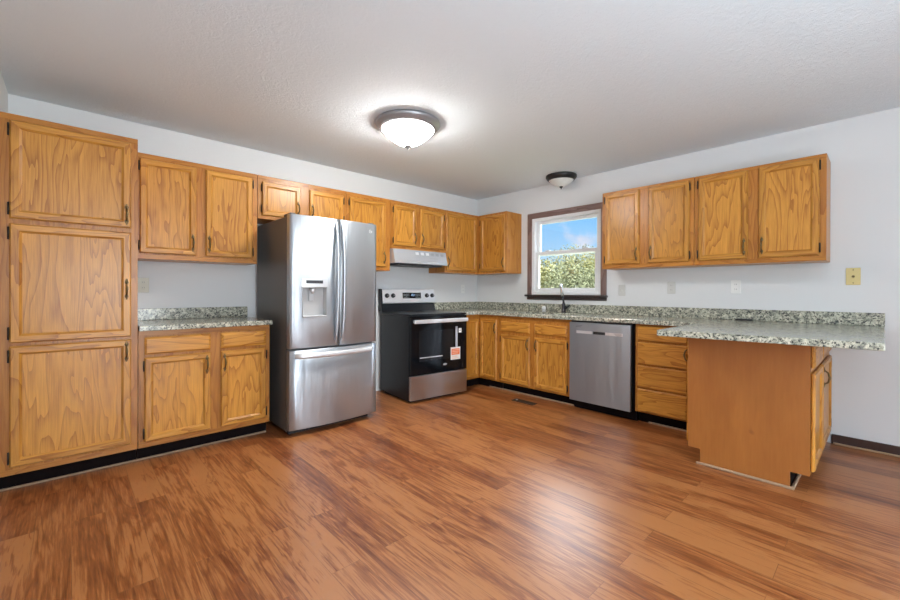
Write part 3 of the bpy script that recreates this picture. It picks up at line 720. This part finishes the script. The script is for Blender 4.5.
# ------------------------------------------------------------------ stove
SY0, SY1 = -1.702, -0.955; sw = SY1 - SY0
SRZ = HALF - math.radians(5.0)   # it stands a little askew
SOX = 0.385 - (math.cos(SRZ) * sw / 2 - math.sin(SRZ) * -0.345); SOY = -1.322 - (math.sin(SRZ) * sw / 2 + math.cos(SRZ) * -0.345)
root = thing('stove', 'black and stainless electric range standing between refrigerator gap and corner', 'stove', (SOX, SOY, 0), SRZ)
SF = -0.66
b = MB(); b.box(0.002, sw - 0.002, SF, -0.06, 0.03, 0.885, 'black', 0.003).box(0.04, sw - 0.04, SF + 0.03, -0.1, 0, 0.0295, 'blackplastic'); b.build('body', root)
b = MB(); b.box(0, sw, SF - 0.03, -0.055, 0.8855, 0.908, 'black', 0.006, 2); ct = b.build('cooktop', root)
b = MB()
for x, y, r in ((0.2, -0.5, 0.1), (0.58, -0.5, 0.08), (0.2, -0.24, 0.075), (0.58, -0.24, 0.1)):
    b.lathe([(r, 0.9082), (r, 0.9086), (r - 0.004, 0.9086), (r - 0.004, 0.9082)], 'mark', (x, y, 0), 32, False, False)
b.build('burner_ring', ct)
# backguard: black riser and steel control panel
b = MB(); prof = [(-0.016, 0.9085), (-0.10, 0.9085), (-0.085, 0.945), (-0.062, 1.0), (-0.016, 1.0)]
b.loft([[(x, y, z) for y, z in prof] for x in (0.004, sw - 0.004)], 'black'); b.build('riser', root)
b = MB(); prof = [(-0.016, 1.0005), (-0.078, 1.0005), (-0.086, 1.01), (-0.066, 1.162), (-0.052, 1.168), (-0.016, 1.168)]
b.loft([[(x, y, z) for y, z in prof] for x in (0.02, sw - 0.002)], 'satin'); bp = b.build('control_panel', root)
b = MB(); b.loft([[(x, y - 0.0006, z) for y, z in prof] for x in (0.0, 0.0195)], 'black'); b.build('end_cap', root)
def py(z): return -0.086 + (z - 1.01) * (0.02 / 0.152)
b = MB(); x0, x1 = 0.285, 0.54; b.loft([[(x, py(1.058) - 0.001, 1.058), (x, py(1.058) - 0.004, 1.058), (x, py(1.126) - 0.004, 1.126), (x, py(1.126) - 0.001, 1.126)] for x in (x0, x1)], 'blackglass'); dsp = b.build('display', bp)
b = MB()
def seg(b, x, z, s, on):
    w, h, t = 0.010 * s, 0.010 * s, 0.0022
    y = py(z) - 0.0045
    S_ = {'a': (0, 2 * h, 1), 'g': (0, h, 1), 'd': (0, 0, 1), 'f': (0, h, 0), 'b': (w, h, 0), 'e': (0, 0, 0), 'c': (w, 0, 0)}
    for k in on:
        dx, dz, hor = S_[k]
        if hor: b.box(x + dx, x + dx + w, y - 0.0006, y, z + dz - t / 2, z + dz + t / 2, 'digits')
        else: b.box(x + dx - t / 2, x + dx + t / 2, y - 0.0006, y, z + dz, z + dz + h, 'digits')
for k, on in enumerate(('bc', 'abged', 'abgcd')): seg(b, 0.392 + k * 0.02, 1.088, 1.0, on)
for k in range(5):
    for j in range(3):
        for x in (0.296 + k * 0.017, 0.462 + k * 0.015): b.box(x, x + 0.008, py(1.068 + j * 0.018) - 0.0052, py(1.068 + j * 0.018) - 0.0042, 1.068 + j * 0.018, 1.074 + j * 0.018, 'plastic_grey')
b.build('digits', dsp)
for x in (0.075, 0.155, 0.625, 0.705):
    b = MB(); z = 1.092; y = py(z); ax = Vector((0, -1, -0.13)).normalized()
    b.tube([Vector((x, y, z)) + ax * 0.0005, Vector((x, y, z)) + ax * 0.008], 0.026, 'black', 20).tube([Vector((x, y, z)) + ax * 0.0075, Vector((x, y, z)) + ax * 0.026], [0.021, 0.018], 'blackplastic', 20)
    b.box(x - 0.002, x + 0.002, y - 0.0285, y - 0.024, z - 0.006, z + 0.013, 'mark_pale'); b.build('knob', bp)
# oven door, window, handle, drawer
b = MB(); b.box(0.006, sw - 0.006, SF - 0.04, SF - 0.001, 0.285, 0.880, 'blackglass', 0.004); od = b.build('oven_door', root)
b = MB(); b.box(0.10, sw - 0.20, SF - 0.0412, SF - 0.0402, 0.42, 0.735, 'window_glass'); ow = b.build('window', od)
b = MB(); b.box(0.11, 0.40, SF - 0.0425, SF - 0.0413, 0.452, 0.462, 'mark_pale'); b.build('rack_edge', ow)
b = MB(); b.box(0.022, sw - 0.022, SF - 0.085, SF - 0.062, 0.812, 0.852, 'satin', 0.006, 2).box(0.03, 0.06, SF - 0.062, SF - 0.04, 0.82, 0.845, 'satin').box(sw - 0.06, sw - 0.03, SF - 0.062, SF - 0.04, 0.82, 0.845, 'satin'); b.build('handle', od)
b = MB(); b.box(sw - 0.125, sw - 0.085, SF - 0.0418, SF - 0.0402, 0.69, 0.738, 'paper'); b.box(sw - 0.117, sw - 0.093, SF - 0.0422, SF - 0.0418, 0.706, 0.722, 'tape'); b.build('sticker', od)
b = MB(); ecx = 0.435; b.loft([[(ecx + r * math.cos(a), y, 0.362 + 0.45 * r * math.sin(a)) for a in [2 * PI * k / 20 for k in range(20)]] for r, y in ((0.028, SF - 0.0402), (0.028, SF - 0.042), (0.02, SF - 0.0425))], 'mark'); b.box(ecx - 0.02, ecx + 0.02, SF - 0.0432, SF - 0.0424, 0.360, 0.366, 'mark_pale'); b.build('emblem', od)
b = MB(); b.box(0.002, sw - 0.002, SF - 0.038, SF - 0.001, 0.03, 0.274, 'steel_warm', 0.004); b.build('storage_drawer', root)
# tag hanging from the oven handle
root = thing('hang_tag', 'orange and white paper tag hanging on the oven door', 'tag', (SOX + math.cos(SRZ) * 0.575 - math.sin(SRZ) * (SF - 0.0432), SOY + math.sin(SRZ) * 0.575 + math.cos(SRZ) * (SF - 0.0432), 0.40), SRZ)
b = MB(); b.box(-0.066, 0.066, -0.0026, -0.0006, 0.0, 0.135, 'paper'); 
b.box(-0.056, 0.056, -0.0034, -0.0026, 0.052, 0.118, 'orange')
for k in range(3): b.box(-0.045, 0.03 + 0.01 * k, -0.0040, -0.0034, 0.066 + k * 0.017, 0.073 + k * 0.017, 'peach')
for k in range(2): b.box(-0.05, 0.045 - 0.02 * k, -0.0032, -0.0026, 0.012 + k * 0.018, 0.019 + k * 0.018, 'peach')
b.build('card', root)
MB().box(0.0, 0.030, -0.0020, -0.0006, 0.1355, 0.36, 'tape').build('strip', root)

# range hood
root = thing('range_hood', 'silver range hood under the short wall cabinet above the stove', 'range hood', (0, -1.690, 1.448), HALF)
hw = 0.765
prof = [(-0.004, 0.0), (-0.372, 0.0), (-0.378, 0.006), (-0.378, 0.035), (-0.374, 0.042), (-0.345, 0.157), (-0.004, 0.157)]
b = MB(); b.loft([[(x, y, z) for y, z in prof] for x in (0, hw)], 'hood'); hb = b.build('body', root)
MB().box(0.06, hw - 0.06, -0.35, -0.05, -0.018, -0.0005, 'darkmesh', 0.003).build('filter', root)
def slope_y(z): return -0.374 + (z - 0.042) * (0.029 / 0.115)
for k in range(6):
    b = MB(); b.loft([[(x, slope_y(z) + o_, z + o_ * 0.4) for z, o_ in ((0.105, 0.001), (0.105, -0.002), (0.135, -0.002), (0.135, 0.001))] for x in (0.30 + 0.075 * k, 0.345 + 0.075 * k)], 'plastic_grey' if k < 3 else 'mark'); b.build('switch', root)
b = MB(); b.loft([[(x, slope_y(z) + o_, z + o_ * 0.4) for z, o_ in ((0.070, 0.001), (0.070, -0.0015), (0.076, -0.0015), (0.076, 0.001))] for x in (0.5, 0.62)], 'mark'); b.build('emblem', root)

# ------------------------------------------------------------------ dishwasher
X0, X1 = 1.852, 2.450; dw = X1 - X0
root = thing('dishwasher', 'stainless dishwasher with pocket handle between sink cabinet and drawers', 'dishwasher', (X0, 0, 0))
DF = -0.625
b = MB(); b.box(0.004, dw - 0.004, DF + 0.003, -0.02, 0.1, 0.862, 'blackplastic'); b.build('tub', root)
MB().box(0.004, dw + 0.018, -0.56, -0.545, 0.0, 0.0995, 'toe').build('toe_kick', root)
MB().box(dw - 0.003, dw + 0.019, -0.605, -0.55, 0.1, 0.862, 'toe').build('side_filler', root)
b = MB(); y = DF - 0.026
zc = 0.757
bm = b.bm; i = b.mi('steel_dw')
XS = [0.002, 0.242, 0.362, dw - 0.004]; ZS = [0.092, zc - 0.013, zc + 0.013, 0.848]
G = [[bm.verts.new((x, y, z)) for z in ZS] for x in XS]; Bk = [[bm.verts.new((x, DF + 0.002, z)) for z in ZS] for x in XS]
for a in range(3):
    for c in range(3):
        if a == 1 and c == 1: continue
        bm.faces.new((G[a][c], G[a + 1][c], G[a + 1][c + 1], G[a][c + 1])).material_index = i; bm.faces.new((Bk[a][c], Bk[a][c + 1], Bk[a + 1][c + 1], Bk[a + 1][c])).material_index = i
for a in range(3):
    for c in (0, 3): bm.faces.new((G[a][c], G[a + 1][c], Bk[a + 1][c], Bk[a][c])).material_index = i
    for c in (0, 3): bm.faces.new((G[c][a], G[c][a + 1], Bk[c][a + 1], Bk[c][a])).material_index = i
for (p, q) in (((1, 1), (2, 1)), ((2, 1), (2, 2)), ((2, 2), (1, 2)), ((1, 2), (1, 1))): bm.faces.new((G[p[0]][p[1]], G[q[0]][q[1]], Bk[q[0]][q[1]], Bk[p[0]][p[1]])).material_index = i
dp = b.build('door', root)
MB().box(0.2425, 0.3615, y + 0.008, y + 0.012, zc - 0.0125, zc + 0.0125, 'blackplastic').build('pocket_handle', dp)
for x0, x1 in ((0.075, 0.24), (0.364, 0.525)): MB().box(x0, x1, y - 0.0012, y - 0.0002, zc - 0.012, zc + 0.014, 'satin').build('trim_band', dp)
b = MB()
for k, (x0, x1) in enumerate(((0.07, 0.135), (0.07, 0.125))): b.box(x0, x1, y - 0.001, y - 0.0002, 0.818 - 0.014 * k, 0.823 - 0.014 * k, 'mark')
for k in range(3): b.box(0.445 + 0.012 * k, 0.515, y - 0.0018, y - 0.0012, 0.762 - 0.010 * k, 0.766 - 0.010 * k, 'mark')
b.build('lettering', dp)

# ------------------------------------------------------------------ ceiling lamps
def flush_lamp(label, x, y, R, drop, ringm, glassm):
    root = thing('ceiling_lamp', label, 'ceiling lamp', (x, y, H), 0, 'flush ceiling lamps')
    k = R / 0.24
    MB().lathe([(R * 0.72, -0.001), (R * 0.985, -0.003), (R, -0.010), (R, -0.020), (R * 0.965, -0.032), (R * 0.90, -0.048), (R * 0.82, -0.060), (R * 0.785, -0.054)], ringm, n=56, cap1=False).build('ring', root)
    r0 = R * 0.80; pr = []
    for j in range(17):
        t_ = (j / 16) ** 1.0; pr.append((max(r0 * (1 - t_) ** 0.55 if t_ < 1 else 0, 0.004), -0.058 - (drop - 0.058) * t_))
    MB().lathe(pr, glassm, n=48, cap0=False).build('glass_bowl', root)
    MB().lathe([(0.028 * k, -drop + 0.004), (0.026 * k, -drop - 0.006), (0.012 * k, -drop - 0.012), (0.009 * k, -drop - 0.018), (0.006 * k, -drop - 0.026), (0.001, -drop - 0.030)], ringm, n=20).build('finial', root)
    return root
flush_lamp('large lit flush dome ceiling lamp with nickel ring in mid kitchen', 1.449, -2.329, 0.249, 0.180, 'nickel', 'lampglass')
flush_lamp('small unlit flush dome ceiling lamp with dark ring above the sink window', 1.490, -0.225, 0.168, 0.126, 'bronze', 'lampoff')

# ------------------------------------------------------------------ wall plates
def plate(label, name, cat, pos, rz, m, kind, group='wall plates', w=0.072, h=0.116):
    root = thing(name, label, cat, pos, rz, group)
    b = MB(); b.box(-w / 2, w / 2, -0.006, -0.0008, -h / 2, h / 2, m, 0.002); b.build('cover_plate', root)
    if kind == 'outlet':
        for s_ in (-1, 1):
            b = MB(); b.box(-0.016, 0.016, -0.0078, -0.0062, s_ * 0.021 - 0.014, s_ * 0.021 + 0.014, m, 0.0006)
            for dx in (-0.006, 0.006): b.box(dx - 0.0012, dx + 0.0012, -0.0082, -0.0078, s_ * 0.021 - 0.004, s_ * 0.021 + 0.006, 'slot')
            b.build('socket', root)
    elif kind == 'switch':
        MB().box(-0.005, 0.005, -0.016, -0.0062, -0.012, 0.012, m, 0.002).build('toggle', root)
    else:
        b = MB(); b.tube([(0, -0.0062, 0), (0, -0.016, 0)], [0.009, 0.007], 'brass', 14); b.build('jack', root)
        for s_ in (-1, 1):
            b = MB(); b.tube([(0, -0.0061, s_ * 0.048), (0, -0.0078, s_ * 0.048)], [0.004, 0.003], 'brass', 10); b.build('screw', root)
plate('almond outlet on the wall between pantry and refrigerator above the small worktop', 'wall_outlet', 'outlet', (0, -3.812, 1.185), HALF, 'beige', 'outlet')
plate('white outlet on the wall right above the stove near the corner', 'wall_outlet', 'outlet', (0, -0.290, 1.175), HALF, 'whiteplastic', 'outlet')
plate('pale switch plate just right of the window', 'light_switch', 'switch', (2.080, 0, 1.160), 0, 'paleplate', 'switch')
plate('pale outlet under the wall cabinet next to the window', 'wall_outlet', 'outlet', (2.560, 0, 1.185), 0, 'paleplate', 'outlet')
plate('white outlet under the far right wall cabinet above the peninsula backsplash', 'wall_outlet', 'outlet', (3.078, 0, 1.190), 0, 'whiteplastic', 'outlet')
plate('yellow brass wall plate with a single jack right of the wall cabinets', 'wall_jack', 'wall plate', (3.802, 0, 1.263), 0, 'goldplate', 'jack', None, 0.078, 0.126)

# floor register
root = thing('floor_register', 'dark metal floor vent register in front of the sink cabinet', 'floor vent', (1.42, -0.80, 0.0))
b = MB(); ring_ = ((-0.13, 0.13, -0.045, -0.036), (-0.13, 0.13, 0.036, 0.045), (-0.13, -0.119, -0.036, 0.036), (0.119, 0.13, -0.036, 0.036))
for x0, x1, y0, y1 in ring_: b.box(x0, x1, y0, y1, 0.0004, 0.006, 'register')
b.box(-0.119, 0.119, -0.036, 0.036, 0.0004, 0.001, 'black'); b.build('frame', root)
b = MB()
for k in range(14): b.box(-0.115 + k * 0.0175, -0.108 + k * 0.0175, -0.036, 0.036, 0.001, 0.0045, 'register')
b.build('louvers', root)
MB().box(-0.10, -0.085, -0.01, 0.01, 0.0046, 0.012, 'satin', 0.002).build('damper_lever', root)

# ------------------------------------------------------------------ outdoors
b = MB(); b.box(-60, 40, 0.4, 80, -0.75, -0.6, 'grass'); struct(b, 'ground', 'green lawn outside the window', 'lawn')
def tree(label, x, y, zc, rx, rz_, n, m, group):
    root = thing('garden_tree', label, 'tree', (x, y, -0.6), 0, group)
    verts, faces = [], []
    lobes = [(0, 0, 0, 1.0)] + [(random.uniform(-.6, .6), random.uniform(-.6, .6), random.uniform(-.5, .55), random.uniform(.35, .6)) for _ in range(9)]
    for _ in range(n):
        lx, ly, lz, lr = random.choice(lobes)
        d = Vector((random.gauss(0, 1), random.gauss(0, 1), random.gauss(0, 1))).normalized() * (random.random() ** 0.4) * lr
        p = Vector(((lx + d.x) * rx, (ly + d.y) * rx, (lz + d.z) * rz_ + zc + 0.6))
        if p.z < 0.1: continue
        a = Vector((random.gauss(0, 1), random.gauss(0, 1), random.gauss(0, 1))).normalized(); c = a.orthogonal().normalized(); s_ = random.uniform(0.022, 0.05) * (1 if y < 7 else 1.35)
        k = len(verts); verts += [p - a * s_, p + c * s_ * 0.5, p + a * s_, p - c * s_ * 0.5]; faces.append((k, k + 1, k + 2, k + 3))
    me = bpy.data.meshes.new('foliage'); me.from_pydata(verts, [], faces); me.materials.append(M[m]); o = bpy.data.objects.new('foliage', me); COL.objects.link(o); o.parent = root
    b = MB(); b.tube([(0, 0, 0), (0.05, 0, (zc + 0.6) * 0.5), (0.0, 0.05, zc + 0.6)], [0.14, 0.10, 0.05], 'bark', 8)
    for k in range(6):
        a = k * 1.1; b.tube([(0, 0, (zc + 0.6) * (0.4 + 0.08 * k)), (rx * 0.35 * math.cos(a), rx * 0.35 * math.sin(a), zc + 0.6 + 0.1 * k), (rx * 0.6 * math.cos(a), rx * 0.6 * math.sin(a), zc + 0.6 + rz_ * 0.4)], [0.06, 0.04, 0.015], 'bark', 6)
    b.build('trunk', root)
G_ = 'trees beyond the window'
tree('yellow green leafy tree outside filling the left of the lower window sash', -5.5, 9.0, 1.05, 1.9, 1.5, 20000, 'leaf1', G_)
tree('grey green bushy tree outside nearest the window at the right of the lower sash', -1.25, 5.2, 0.76, 1.0, 1.15, 20000, 'leaf2', G_)
tree('taller yellow green tree outside far back behind the other two', -10.0, 20.0, 2.0, 3.4, 2.2, 16000, 'leaf1', G_)
